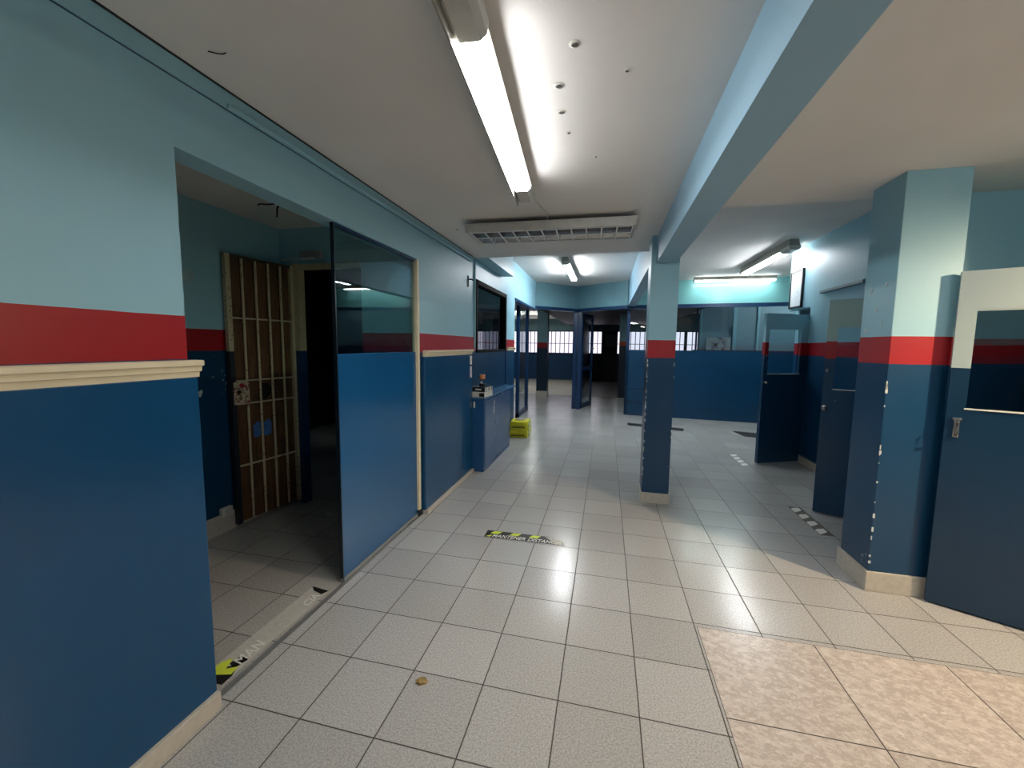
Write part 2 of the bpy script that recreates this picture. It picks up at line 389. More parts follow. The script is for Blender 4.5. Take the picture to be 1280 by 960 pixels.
# beams
w = MB(); w.box(1.89, 2.06, -3.2, 2.76, 2.255, 2.88); struct(w, 'beam', M['beam'], 'long pale blue ceiling beam running from the camera to the column')
w = MB(); w.box(1.885, 2.04, 2.95, 7.75, 2.35, 2.88); struct(w, 'beam', M['beam'], 'pale blue beam continuing behind the column to the partition')

# V-shaped header over the far bay
A, B, D = (-.09, 7.5), (.79, 8.36), (1.87, 7.62)
w = MB(); seg(w, A, B, 2.36, 2.88, .12); seg(w, B, D, 2.36, 2.88, .12)
struct(w, 'wall_far', plain('shaded_teal_paint', S(112, 152, 162), .4, var=.05, scale=3), 'angled teal header over the far glazed bay')  # teal dulled in colour because less lamp light reaches this header
w = MB(); seg(w, A, B, 2.29, 2.36, .13); seg(w, B, D, 2.29, 2.36, .13)
w.box(.70, .80, 8.40, 8.52, 0, 2.36); w.box(.81, .90, 8.36, 8.46, 0, 2.36); 
struct(w, 'trim_11', M['bluedark'], 'dark blue frame and post of the far glazed bay')

# right partition: blue panels below, glass above
P0, P1 = Vector((1.885, 7.90)), Vector((5.6, 7.53))
def pp(t): return P0.lerp(P1, t)
w = MB(); seg(w, pp(0), pp(1), 0, 1.43, .07); o = struct(w, 'partition', M['blue'], 'blue panelled partition with a glazed upper band at the back')
w = MB(); seg(w, pp(0), pp(1), 2.385, 2.88, .08); struct(w, 'upper_wall', M['teal'], parent=o)
w = MB(); seg(w, pp(0), pp(1), 2.31, 2.385, .09); seg(w, pp(0), pp(.018), 0, 2.31, .09)
d = (P1 - P0).normalized(); nn = Vector((d.y, -d.x)) * .012
for t in (.05,):
    for z0, z1 in ((.02, .035), (.30, .312), (.58, .59)):
        seg(w, pp(.0) + nn, pp(.11) + nn, z0, z1, .012)
struct(w, 'frame', M['bluedark'], parent=o)
w = MB(); seg(w, pp(.018) + Vector((0, .03)), pp(1) + Vector((0, .03)), 1.43, 2.31, .008); struct(w, 'pane', M['clear'], parent=o)

# glazed side light at the far left
o = struct(MB().box(-.33, -.27, 6.84, 6.95, 0, 2.4).box(-.33, -.27, 7.80, 7.92, 0, 2.4).box(-.33, -.27, 6.84, 7.92, 2.3, 2.42).box(-.33, -.27, 6.84, 7.92, 0, .09), 'window_1', M['bluedark'], 'full-height glazed side light in a dark blue frame at the far left')
struct(MB().box(-.304, -.296, 6.95, 7.80, .09, 2.3), 'pane', M['clear'], parent=o)
# hatch window over the counter
o = struct(MB().box(-.15, -.05, 3.40, 3.45, 1.40, 2.27).box(-.15, -.05, 4.83, 4.89, 1.40, 2.27).box(-.15, -.05, 3.40, 4.89, 2.22, 2.27).box(-.15, -.05, 3.40, 4.89, 1.40, 1.435), 'window_2', plain('black_window_frame', S(8, 10, 14), .8, spec=.15), 'dark smoked hatch window over the counter')
struct(MB().box(-.104, -.096, 3.45, 4.83, 1.435, 2.22), 'pane', M['smoke'], parent=o)

# hall: end wall with frosted barred windows, side walls
WIN = [(-4.35, -3.30), (-3.05, -1.30), (-1.13, .03), (.14, 1.27), (1.91, 3.22), (3.34, 4.62), (4.70, 5.14)]
w = MB(); xs = -5.2
for a, b_ in WIN:
    w.box(xs, a, 16.8, 17.0, 0, 2.97); w.box(a, b_, 16.8, 17.0, 0, 1.18); w.box(a, b_, 16.8, 17.0, 2.15, 2.97); xs = b_
w.box(xs, 8.2, 16.8, 17.0, 0, 2.97); w.box(8.2, 8.3, 8.0, 17, 0, 2.97); w.box(6.6, 8.2, 7.9, 8.0, 0, 2.97); w.box(-5.3, -5.2, 5.6, 17, 0, 2.97); w.box(-5.2, -3.5, 5.5, 5.6, 0, 2.97)
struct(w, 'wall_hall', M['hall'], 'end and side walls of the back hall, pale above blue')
k = NT('frosted_daylit_pane'); p, x, y, z = k.pos()
em = k.n('ShaderNodeEmission'); k.put(em.inputs[0], k.mix(k.noise(p, 3, 3), (.80, .74, .88, 1), (.92, .88, 1.0, 1))); em.inputs[1].default_value = .88
k.t.links.new(em.outputs[0], k.out.inputs[0]); PANE = k.m
BAR = plain('dark_window_bar', S(110, 96, 116), .5)
n_ = 3
for a, b_ in WIN:
    fr = MB(); fr.box(a - .02, a + .02, 16.77, 16.83, 1.16, 2.17).box(b_ - .02, b_ + .02, 16.77, 16.83, 1.16, 2.17).box(a, b_, 16.77, 16.83, 2.13, 2.17).box(a, b_, 16.77, 16.83, 1.16, 1.2)
    o = struct(fr, 'window_%d' % n_, M['bluedark'], 'frosted barred window in the back hall'); n_ += 1
    struct(MB().box(a, b_, 16.84, 16.85, 1.18, 2.15), 'pane', PANE, parent=o)
    g = MB(); nb = max(2, round((b_ - a) / .185))
    for i in range(1, nb): xx = a + (b_ - a) * i / nb; g.box(xx - .015, xx + .015, 16.79, 16.81, 1.18, 2.15)
    g.box(a, b_, 16.79, 16.81, 1.60, 1.625); struct(g, 'grille', BAR, parent=o)
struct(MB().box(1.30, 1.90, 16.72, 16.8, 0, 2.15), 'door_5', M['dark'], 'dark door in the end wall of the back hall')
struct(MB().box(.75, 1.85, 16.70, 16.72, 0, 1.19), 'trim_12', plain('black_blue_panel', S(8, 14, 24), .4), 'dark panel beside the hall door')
struct(MB().box(.60, .69, 11.2, 16.76, 0, 2.42).box(2.0, 2.07, 11.0, 16.7, 0, 2.42), 'wall_hall_shade', plain('dark_shade_paint', S(24, 32, 44), .5), 'unseen dark walls added to keep the middle of the back hall dim')  # unseen walls added to shade the hall floor, darkened in colour too
# room behind the right partition
w = MB(); w.box(3.72, 6.6, 9.55, 9.7, 0, 2.87); w.box(6.5, 6.6, 8, 9.7, 0, 2.97)
struct(w, 'wall_office', plain('office_wall_paint', S(132, 160, 176), .5), 'dim grey blue wall behind the partition glass')
struct(MB().box(4.42, 4.50, 9.49, 9.55, 0, 2.87).box(4.95, 5.0, 9.51, 9.55, 0, 2.87).box(3.68, 3.74, 9.50, 9.55, 0, 2.87), 'trim_13', M['palepaint'], 'upright strips on the wall behind the partition glass')

# ------------------------------------------------------------------ doors
def door(name, mat, free, hinge_dir, width, height, win, label, handle, th=.042, gap=.012, sill=True):
    ang = math.atan2(hinge_dir[1], hinge_dir[0])
    root = empty(name, (free[0], free[1], 0), ang); root['kind'] = 'structure'; root['label'] = label
    u0, u1, z0, z1 = win
    L = MB(); L.box(0, u0, 0, th, gap, height).box(u1, width, 0, th, gap, height).box(u0, u1, 0, th, gap, z0).box(u0, u1, 0, th, z1, height)
    L.build('leaf', mat, root)
    MB().box(u0, u1, .018, .024, z0, z1).build('pane', M['clear'], root)
    bd = MB(); bd.box(u0, u1, -.005, .012, z0, z0 + .007)
    bd.build('glazing_bead', M['white'], root)
    b2 = MB(); b2.box(u0, u0 + .008, .002, .014, z0, z1).box(u1 - .008, u1, .002, .014, z0, z1).box(u0, u1, .002, .014, z1 - .008, z1)
    b2.build('glazing_frame', mat, root)
    h = MB(); hu, hz, kind = handle
    if kind == 'latch':
        h.box(hu - .012, hu + .012, -.006, 0, hz - .055, hz + .05, .002)
        h.tube([(hu, -.006, hz + .035), (hu, -.03, hz + .03), (hu, -.032, hz - .03), (hu, -.006, hz - .045)], .006, 8)
        h.box(hu - .018, hu + .018, -.012, 0, hz + .042, hz + .056, .002)
    else:
        h.lathe([(.022, 0), (.022, -.006), (.009, -.008), (.009, -.03), (.019, -.035), (.02, -.05), (.012, -.056)], (hu, 0, hz), 14, 'y')
        h.lathe([(.014, 0), (.014, -.006), (.006, -.01)], (hu, 0, hz + .33), 12, 'y')
    h.build('handle', M['steel'], root, True)
    for zz in (.25, height - .25): MB().tube([(width + .006, -.002, zz - .045), (width + .006, -.002, zz + .045)], .008, 8).build('hinge', M['greymetal'], root)
    return root
door('door_1', M['creamdoor'], (3.363, 1.525), (.877, -.48), .84, 1.925, (.066, .75, 1.165, 1.715), 'open half-glazed door, cream above and blue below, beside the wide column', (.045, 1.06, 'latch'))
door('door_2', M['greendoor'], (3.36, 2.87), (.897, -.442), .70, 1.92, (.066, .60, 1.135, 1.688), 'open half-glazed blue door with a red band half hidden by the wide column', (.022, .975, 'knob'))
door('door_3', M['wallr'], (3.417, 4.45), (.6081, .2802), .66, 1.93, (.050, .545, 1.163, 1.74), 'open half-glazed door in front of the blue partition', (.025, 1.06, 'knob'), sill=False)
# glazed leaf in the far bay, folded back against the frame post
dd = Vector((.28, .96)).normalized(); ang = math.atan2(dd.y, dd.x)
root = empty('door_4', (.915, 8.46, 0), ang); root['kind'] = 'structure'; root['label'] = 'open glazed blue door leaf in the far bay'
MB().box(0, .06, 0, .04, .01, 2.26).box(.72, .78, 0, .04, .01, 2.26).box(0, .78, 0, .04, .01, .12).box(0, .78, 0, .04, .92, .99).box(0, .78, 0, .04, 2.17, 2.26).build('leaf', M['bluedark'], root)
MB().box(.06, .72, .016, .024, .12, .92).box(.06, .72, .016, .024, .99, 2.17).build('pane', M['clear'], root)
h = MB(); h.box(.70, .77, -.02, 0, 1.42, 1.47, .004); h.tube([(.735, -.02, 1.445), (.735, -.05, 1.445), (.62, -.05, 1.445)], .009, 8); h.build('handle', M['steel'], root, True)

# ------------------------------------------------------------------ barred gate
ga, gb = Vector((-1.37, 1.30)), Vector((-1.275, 1.88)); gd = (gb - ga).normalized(); ang = math.atan2(gd.y, gd.x)
# local +x along the leaf, the seen side faces local -y
g = empty('barred_gate', (ga.x, ga.y, 0), ang, label='open iron barred gate backed with brown board in the side room', cat='gate')
GW, GH = (gb - ga).length, 2.165
k = NT('brown_backing_board'); p, x, y, z = k.pos()
n = k.noise(p, 5, 6, .65); mp = k.n('ShaderNodeMapping'); mp.inputs['Scale'].default_value = (8, 8, .6); k.put(mp.inputs['Vector'], p)
n2 = k.noise(mp.outputs[0], 8, 4)
col = k.mix(k._mr(n2, .35, .65), S(74, 47, 26), S(104, 70, 40)); col = k.mix(k._mr(n, .52, .7), col, S(58, 38, 22))
BOARD = k.set(col, .6); k.bump(n2, .1)
MB().box(.02, GW - .02, .014, .026, .035, GH - .01).build('backing_board', BOARD, g)
k = NT('cream_paint_with_rust'); p, x, y, z = k.pos()
n = k.noise(p, 42, 4, .7)
CRUST = k.set(k.mix(k._mr(n, .58, .66), S(186, 172, 140), S(92, 52, 28)), .5)
MB().box(-.002, .034, -.014, .026, .03, 1.42).build('stile', plain('stile_blue_black', S(20, 28, 40), .5), g)
MB().box(-.002, .034, -.014, .026, 1.42, GH).box(GW - .034, GW, -.014, .026, .03, GH).build('frame', CRUST, g)
MB().box(0.03, GW - .03, -.01, .022, GH - .022, GH).build('top_rail', plain('dark_rail', S(60, 48, 36), .5), g)
for i in range(1, 5):
    xx = .017 + (GW - .034) * i / 5
    MB().tube([(xx, -.006, .05), (xx, -.006, GH - .02)], .0095, 8).build('bar', CRUST, g, True)
for zz in (.50, 1.0, 1.185, 1.68):
    MB().box(.03, GW - .03, -.012, .002, zz - .006, zz + .006).build('rail', CRUST, g)
k = NT('rusted_lock_plate'); p, x, y, z = k.pos(); n = k.noise(p, 46, 4, .6)
col = k.mix(k._mr(n, .5, .6), S(196, 178, 150), S(96, 56, 34)); col = k.mix(k.math('GREATER_THAN', k.noise(p, 20, 2), .6), col, S(150, 24, 26))
lp = MB().box(.012, .135, -.022, -.012, 1.0, 1.178, .002).build('lock_plate', k.set(col, .5), g)
MB().lathe([(.016, 0), (.016, -.006), (.008, -.007)], (.05, -.022, 1.10), 14, 'y').build('keyhole', M['black'], lp)
k = MB(); pts = []
rr = random.Random(8)
for i in range(18):
    a = 6.283 * i / 18; s_ = 1 + .12 * rr.uniform(-1, 1); pts.append((.352 * GW / .70 + .052 * s_ * math.cos(a), 1.085 + .07 * s_ * math.sin(a)))
k.extrude([(a, b_) for a, b_ in pts], 'y', .0125, .0138).build('torn_hole', plain('dark_hole', S(10, 8, 6), .9), g)
tp = MB(); pts = [(.21, .715), (.235, .70), (.30, .722), (.33, .70), (.395, .712), (.40, .80), (.375, .845), (.33, .82), (.25, .835), (.205, .80)]
tp.extrude([(a * GW / .7, b_) for a, b_ in pts], 'y', .0115, .0138).build('blue_sticker', plain('torn_blue_paper', S(64, 104, 168), .5, var=.25, scale=30), g)
for zz in (.3, 1.1, 1.9): MB().tube([(GW + .006, 0, zz - .05), (GW + .006, 0, zz + .05)], .011, 8).build('hinge', M['creamold'], g)

# door closer over the doorway
dc = empty('door_closer', (-1.06, 1.875, 2.25), 0, label='grey door closer on the wall over the dark doorway', cat='door closer')
MB().box(-.085, .085, -.055, 0, -.02, .035, .006).build('body', M['greymetal'], dc)
MB().box(-.10, .10, -.004, .005, -.03, .045).build('back_plate', M['whitemetal'], dc)
MB().box(-.29, .0, -.045, -.02, -.034, -.026, .002).box(-.03, .03, -.05, -.01, -.032, -.018).build('arm', M['whitemetal'], dc)

# ------------------------------------------------------------------ glass panel of the side room
gp = empty('glass_partition', (-.09, .845, 0), 0, label='fixed glass panel with a blue lower half closing the side room', cat='glass panel')
MB().box(-.006, .006, .006, 1.02, 1.428, 2.16).build('pane', M['glass'], gp)
MB().box(-.009, .009, .006, 1.022, .03, 1.428, .002).build('blue_panel', plain('blue_film_panel', S(22, 82, 130), .16, var=.05, scale=2, spec=.6), gp)
MB().box(-.011, .011, 0, .008, .03, 2.185).build('edge_strip', plain('dark_edge_strip', S(14, 28, 40), .3), gp)
MB().box(-.012, .013, 0, 1.02, 2.168, 2.185).build('top_channel', M['bluedark'], gp)
MB().box(-.014, .014, .008, 1.02, .008, .032).build('floor_channel', M['greymetal'], gp)
MB().box(-.02, .03, 1.018, 1.055, .06, 2.186, .003).build('post', M['cream'], gp)
MB().box(-.02, .03, 1.018, 1.055, .0, .06, .002).build('post_foot', M['black'], gp)

# ------------------------------------------------------------------ lamps
def batten(name, centre, rz, length, lit, mats, label, w=.11, lip=True, hang=.0, group='fluorescent ceiling lamps', capA=.19, capB=.19, two=True):
    """twin tube fitting; local y is the tube axis, origin on the ceiling"""
    o = empty(name, centre, rz, label=label, cat='ceiling lamp', group=None)
    h = length / 2; z0 = -.06 - hang
    b = MB(); b.extrude([(-w * .5, -.002), (-w * .5, z0 - (.056 if lip else 0)), (-w * .5 + .006, z0 - (.056 if lip else 0)), (-w * .5 + .008, z0), (-.012, z0), (0, z0 - .016), (.012, z0), (w * .5, z0 + .004), (w * .5 - .012, z0 + .034), (w * .3, -.002)], 'y', -h, h)
    b.build('housing', M['aged'], o)
    for s_, cap, nm in ((-1, capA, 'end_cap'), (1, capB, 'end_cap')):
        y0, y1 = (-h - .004, -h + cap) if s_ < 0 else (h - cap, h + .004)
        pr = [(-w * .5 - .004, z0 + .02), (-w * .5 + .004, z0 - .018), (-w * .5 + .022, z0 - .034), (w * .5 - .022, z0 - .034), (w * .5 - .002, z0 - .016), (w * .5 + .004, z0 + .02)]
        MB().extrude(pr, 'y', y0, y1).build(nm, M['whitemetal'], o)
    ya, yb = -h + capA - .01, h - capB + .01
    MB().tube([(.027, ya, z0 - .02), (.027, yb, z0 - .02)], .0135, 14).build('tube', mats[0], o, True)
    if two: MB().tube([(-.027, ya, z0 - .02), (-.027, yb, z0 - .02)], .0135, 14).build('tube', mats[1], o, True)
    return o
batten('fluorescent_lamp', (.993, .605, 2.5), math.radians(4.2), 1.58, 1, (M['tube'], M['tubedim']), 'large lit twin tube lamp on the lower corridor ceiling')
batten('fluorescent_lamp', (.81, 6.0, 2.87), 0, 1.66, 1, (M['tubefar'], M['tubefar']), 'lit twin tube lamp on the raised ceiling before the far bay', lip=False, w=.115, hang=.025, capA=.06, capB=.04)
batten('fluorescent_lamp', (3.74, 5.60, 2.87), 0, 1.92, 1, (M['tuberight'], M['tuberight']), 'lit tube lamp near the framed picture on the right', lip=False, w=.13, hang=.04, capA=.27, capB=.04)
batten('fluorescent_lamp', (3.83, 7.47, 2.87), math.radians(90), 1.45, 1, (M['tubewall'], M['tubewall']), 'lit tube lamp close to the teal wall above the partition', w=.08, lip=False, capA=.03, capB=.03)
for (x_, y_, lb) in ((-1.75, 14.1, 'lit tube lamp deep in the back hall beyond the glazed side light'), (-1.0, 12.7, 'lit tube lamp in the back hall beside the dark ceiling'), (-2.6, 9.0, 'lit tube lamp in the back hall behind the hatch room')):
    batten('fluorescent_lamp', (x_, y_, 2.87), 0, 1.5, 1, (M['tubehall'], M['tubehall']), lb, lip=False, capA=.05, capB=.05)
batten('fluorescent_lamp', (1.0, -2.35, 2.5), 0, 1.4, 1, (M['fillback'], M['fillback']), 'added twin tube fill lamp on the unseen corridor ceiling behind the camera', lip=False, capA=.05, capB=.05)  # unseen lamp added as soft fill from behind
batten('fluorescent_lamp', (3.9, -1.9, 2.5), math.radians(90), 1.4, 1, (M['fillwarm'], M['fillwarm']), 'added warm twin tube fill lamp on the unseen right-hand ceiling behind the camera', lip=False, capA=.05, capB=.05)  # unseen lamp added as warm fill for the right side
batten('fluorescent_lamp', (5.6, 8.7, 2.87), 0, 1.2, 1, (M['tubehall'], M['tubehall']), 'added fill tube lamp hidden in the office behind the partition', lip=False, capA=.05, capB=.05)  # hidden lamp added to brighten the space behind the glass
# warm lamp of the room to the right
wl = empty('wall_lamp', (4.42, .52, 2.5), 0, label='round warm ceiling lamp past the right edge of the view', cat='ceiling lamp')
MB().lathe([(.05, 0), (.05, -.03), (.016, -.035), (.016, -.16), (.03, -.165), (.03, -.2)], (0, 0, 0), 20).build('pendant', M['whitemetal'], wl, True)
MB().lathe([(.012, -.2), (.03, -.215), (.055, -.25), (.06, -.28), (.05, -.315), (.02, -.335), (.004, -.338)], (0, 0, 0), 24).build('lamp_globe', M['bulb'], wl, True)
MB().lathe([(.03, -.20), (.035, -.195), (.15, -.285), (.17, -.312), (.167, -.314), (.145, -.288), (.033, -.203)], (0, 0, 0), 28).build('lamp_shade', M['white'], wl, True)

# louvred lamp (not lit)
lv = empty('louvre_lamp', (.995, 2.16, 2.5), math.radians(1.6), label='unlit louvred twin tube lamp fixed across the corridor ceiling', cat='ceiling lamp')
hw, hd = .672, .20
lb = MB()
lb.box(-hw, hw, -hd, -hd + .022, -.105, -.05, .003).box(-hw, hw, hd - .022, hd, -.105, -.05, .003).box(-hw, -hw + .022, -hd, hd, -.105, -.05, .003).box(hw - .022, hw, -hd, hd, -.105, -.05, .003).box(-hw, hw, -hd, hd, -.05, -.038)
lb.build('housing', M['whitemetal'], lv)
MB().box(-hw + .1, hw - .1, -.08, .08, -.038, 0).build('mounting_block', M['black'], lv)
MB().box(-hw + .023, hw - .023, -hd + .023, hd - .023, -.0515, -.0505).build('reflector', plain('shaded_reflector', S(120, 122, 122), .3, .2), lv)  # plate greyed in colour for the shade between the blades
lou = MB()
for i in range(12):
    xx = -hw + .035 + (2 * hw - .07) * i / 11
    lou.extrude([(xx - .014, -.053), (xx + .014, -.053), (xx + .0025, -.103), (xx - .0025, -.103)], 'y', -hd + .024, hd - .024)
lou.extrude([(-.014, -.055), (.014, -.055), (.004, -.103), (-.004, -.103)], 'x', -hw + .024, hw - .024)
for s_ in (-1, 1): lou.extrude([(s_ * (hd - .022), -.052), (s_ * (hd - .06), -.056), (s_ * (hd - .026), -.103), (s_ * (hd - .022), -.103)], 'x', -hw + .024, hw - .024)
lou.build('louvre', plain('louvre_steel', S(176, 180, 182), .2, .8, var=.02), lv)
le = MB()
for i in range(12):
    xx = -hw + .035 + (2 * hw - .07) * i / 11
    le.box(xx - .006, xx + .006, -hd + .024, hd - .024, -.1055, -.103)
le.box(-hw + .024, hw - .024, -.008, .008, -.1055, -.103).box(-hw + .024, hw - .024, -hd + .022, -hd + .034, -.1055, -.103).box(-hw + .024, hw - .024, hd - .034, hd - .022, -.1055, -.103)
le.build('louvre_glints', M['louvreglint'], lv)  # white strips stand in for the bright glints on the blades
for s_ in (-1, 1): MB().tube([(-hw + .03, s_ * .095, -.069), (hw - .03, s_ * .095, -.069)], .0125, 12).build('tube', plain('unlit_tube_glass', S(216, 218, 214), .2), lv, True)
# supply cable between lamps, conduit on wall, bracket, wires
tag(MB().tube([(.925, 1.40, 2.495), (.955, 1.6, 2.495), (.985, 1.85, 2.495), (.99, 1.965, 2.492), (.99, 1.975, 2.465)], .005, 8).build('ceiling_cable', M['whitemetal']), 'thin grey cable running between the two corridor ceiling lamps', 'cable')
tag(MB().tube([(-.051, .17, 2.437), (-.042, .22, 2.437), (-.042, 1.7, 2.437), (-.042, 3.2, 2.44)], .011, 8).build('cable_conduit', M['palepaint'], None, True), 'thin painted cable conduit high on the left wall', 'conduit')
br = empty('wall_bracket', (-.06, 3.12, 2.2), 0, label='small black metal bracket high on the wall beside the hatch window', cat='bracket')
MB().box(0, .008, -.012, .012, -.06, .06).build('back_plate', M['black'], br)
MB().tube([(.006, 0, .02), (.04, 0, .02), (.045, .05, .02), (.03, .06, .02)], .007, 8).build('hook', M['black'], br)
tag(MB().tube([(-.052, 3.33, 2.5), (-.052, 3.33, 1.45)], .012, 8).build('wall_pipe', M['palepaint'], None, True), 'painted upright pipe beside the hatch window', 'pipe')
tag(MB().tube([(-.905, 1.36, 2.502), (-.91, 1.34, 2.47), (-.90, 1.33, 2.455), (-.895, 1.32, 2.40)], .006, 7).tube([(-.91, 1.34, 2.502), (-.95, 1.30, 2.485), (-.99, 1.27, 2.483), (-1.0, 1.26, 2.47)], .005, 7).build('loose_wires', M['black'], None, True), 'loose black wires hanging from the side room ceiling', 'wires')
tk = empty('cable_trunking', (4.0, 3.6, 2.18), 0, label='narrow grey blue cable trunking on the right wall above the doors', cat='cable trunking')
MB().box(-.028, 0, 0, .86, -.018, .022, .003).build('body', plain('grey_blue_trunking', S(120, 146, 160), .45), tk)
MB().box(-.032, -.028, 0, .86, -.012, .016).build('cover', plain('grey_blue_trunking_cover', S(128, 152, 166), .4), tk)
# ceiling dents
dn = [(1.333, .217, .018), (1.255, .423, .02), (1.245, .603, .018), (1.509, .388, .010), (1.26, .78, .011), (1.38, 1.05, .01), (.16, 2.2, .014)]
for (x_, y_, r_) in dn:
    o = empty('ceiling_plug', (x_, y_, 2.5), 0, label='small plaster plug hole in the corridor ceiling', cat='plug hole', group='plug holes in the corridor ceiling')
    MB().lathe([(r_ * .55, 0), (r_ * .55, -.003), (r_, -.002), (r_ * 1.15, .0005)], (0, 0, 0), 16).build('plaster_rim', M['white'], o, True)
    MB().lathe([(r_ * .5, -.0025), (r_ * .5, -.0045)], (r_ * .25, 0, 0), 14).build('hole', plain('plug_hole_grey', S(70, 68, 66), .8), o)
tag(MB().tube([(.085, -.02, 2.498), (.11, -.01, 2.494), (.125, .0, 2.496), (.14, .0, 2.4985)], .002, 6).build('ceiling_hook', M['black']), 'tiny dark wire stub in the near left of the ceiling', 'wire stub')

# ------------------------------------------------------------------ wall things in the side room
tag(MB().lathe([(.0, 0), (.045, 0), (.045, .006), (.04, .009)], (-1.42, 1.055, 1.955), 28, 'x').build('cover_plate', plain('pale_cover_plate', S(160, 190, 196), .4), None, True), 'round pale blank cover plate on the side room wall', 'cover plate')
so = empty('socket_box', (-1.42, 1.235, .165), 0, label='small white socket box low on the side room wall', cat='socket')
MB().box(0, .035, -.045, .045, -.035, .035, .006).build('body', M['white'], so)
MB().box(.035, .04, -.033, .033, -.024, .024, .002).build('face_plate', M['whitemetal'], so)
tag(MB().extrude([(1.085, 1.09), (1.097, 1.085), (1.115, 1.125), (1.105, 1.14), (1.09, 1.128), (1.082, 1.13)], 'x', -1.42, -1.417).build('torn_paper', M['white']), 'scrap of torn white paper stuck on the side room wall', 'paper scrap')

# ------------------------------------------------------------------ counter, box, bottle, bags
cb = empty('counter_cabinet', (-.05, 3.2, 0), 0, label='narrow blue counter cabinet under the hatch window', cat='cabinet')
MB().box(-.01, .158, 0, 1.30, 0, .862, .004).build('body', plain('blue_cabinet_paint', S(28, 74, 120), .3, var=.1, scale=5, bump=.06), cb)
MB().box(-.01, .168, -.004, 1.62, .862, .882, .004).build('countertop', plain('worn_blue_worktop', S(60, 104, 140), .25, var=.12, scale=14), cb)
MB().box(.158, .163, .03, 1.27, .04, .84, .002).build('front_panel', plain('blue_cabinet_front', S(48, 82, 122), .22, var=.1, scale=4), cb)
MB().box(.03, .05, -.004, 0, .76, .83).build('label_strip', M['white'], cb)
MB().box(.0, .02, 1.30, 1.62, .835, .862).build('shelf_batten', M['blue'], cb)
for (y_, z_, l_) in ((.40, .74, .1), (.42, .80, .05), (.85, .86, .04)): MB().prism([(.1632, y_), (.1636, y_ + .012), (.1636, y_ + .02), (.1632, y_ + .01)], z_ - l_, z_ + .0).build('paint_chip', M['chip'], cb)
bx = empty('carton', (.03, 3.37, .882), math.radians(-6), label='small black and white carton lying on the blue counter', cat='box')
MB().box(-.085, .085, -.13, .13, 0, .062, .002).build('lower_box', plain('white_carton', S(206, 206, 200), .4), bx)
MB().box(-.083, .087, -.125, .125, .062, .118, .002).build('upper_box', plain('black_carton', S(24, 26, 28), .4), bx)
MB().box(-.03, .045, -.1262, -.125, .083, .099).build('label_strip', M['white'], bx)
MB().box(.02, .085, -.1312, -.13, .006, .05).build('dark_print', M['black'], bx)
MB().box(.087, .0882, -.115, .115, .067, .112).build('white_side', M['white'], bx)
for yy in (-.08, .0, .08): MB().lathe([(.016, 0), (.016, .0008)], (.0882, yy, .09), 12, 'x').build('printed_dot', M['black'], bx)
bo = empty('bottle', (.035, 3.36, 1.0), 0, label='small clear bottle with an orange brown cap on the carton', cat='bottle')
MB().lathe([(.034, 0), (.036, .004), (.036, .028), (.030, .034)], (0, 0, 0), 24).build('base', M['black'], bo, True)
MB().lathe([(.030, .030), (.031, .05), (.026, .066), (.024, .09), (.0, .09)], (0, 0, 0), 24).build('body', glass('bottle_glass', (.75, .82, .88, 1)), bo, True)
MB().lathe([(.012, .034), (.02, .05), (.012, .06)], (-.006, -.012, 0), 12).build('contents', M['white'], bo, True)
MB().lathe([(.033, .088), (.034, .092), (.034, .138), (.030, .143), (.0, .143)], (0, 0, 0), 24).build('cap', plain('orange_brown_cap', S(206, 132, 84), .45), bo, True)
YEL = plain('yellow_plastic_wrap', S(214, 208, 34), .3, var=.12, scale=12)
YDK = plain('dark_print_on_yellow', S(66, 62, 20), .4)
def pack(z, rz, label, top):
    o = empty('yellow_pack', (.125, 5.24, z), rz, label=label, cat='plastic pack', group='yellow packs on the floor')
    b = MB(); b.box(-.145, .145, -.18, .18, 0, .128)
    bmesh.ops.subdivide_edges(b.bm, edges=b.bm.edges[:], cuts=7, use_grid_fill=True)
    rr = random.Random(int(z * 100) + 2)
    for v in b.bm.verts:
        k_ = 1 - .04 * (abs(v.co.z - .064) / .064) ** 4
        v.co.x *= k_; v.co.y *= k_
        if .002 < v.co.z: v.co += Vector((rr.uniform(-.004, .004), rr.uniform(-.004, .004), rr.uniform(-.004, .002)))
        if top and v.co.z > .12: v.co.z += .012 * math.cos(v.co.y * 9)
    b.build('body', YEL, o)
    for z0, z1 in ((.030, .042), (.052, .058)): MB().box(-.12, .10, -.186, -.182, z0, z1).build('printed_line', YDK, o)
    WP = plain('white_print', S(210, 214, 190), .4)
    MB().lathe([(.046, .145), (.046, .152), (.038, .154)], (0, -.06, .068), 16, 'x').build('printed_emblem', WP, o)
    MB().lathe([(.03, .145), (.03, .150)], (0, .09, .068), 16, 'x').build('printed_emblem', WP, o)
    m = MB(); m.lathe([(.056, .143), (.056, .149)], (0, -.06, .068), 16, 'x'); m.build('emblem_ring', YDK, o)
    if top: MB().lathe([(.02, .136), (.085, .137), (.082, .146), (.03, .149)], (-.01, .0, 0), 18).build('grey_wrap', plain('grey_wrap', S(150, 140, 128), .4), o, True)
    return o
pack(0, 0, 'lower of the two yellow plastic packs stacked by the counter', False)
pack(.13, .03, 'upper yellow plastic pack with a grey patch, resting on the other pack', True)

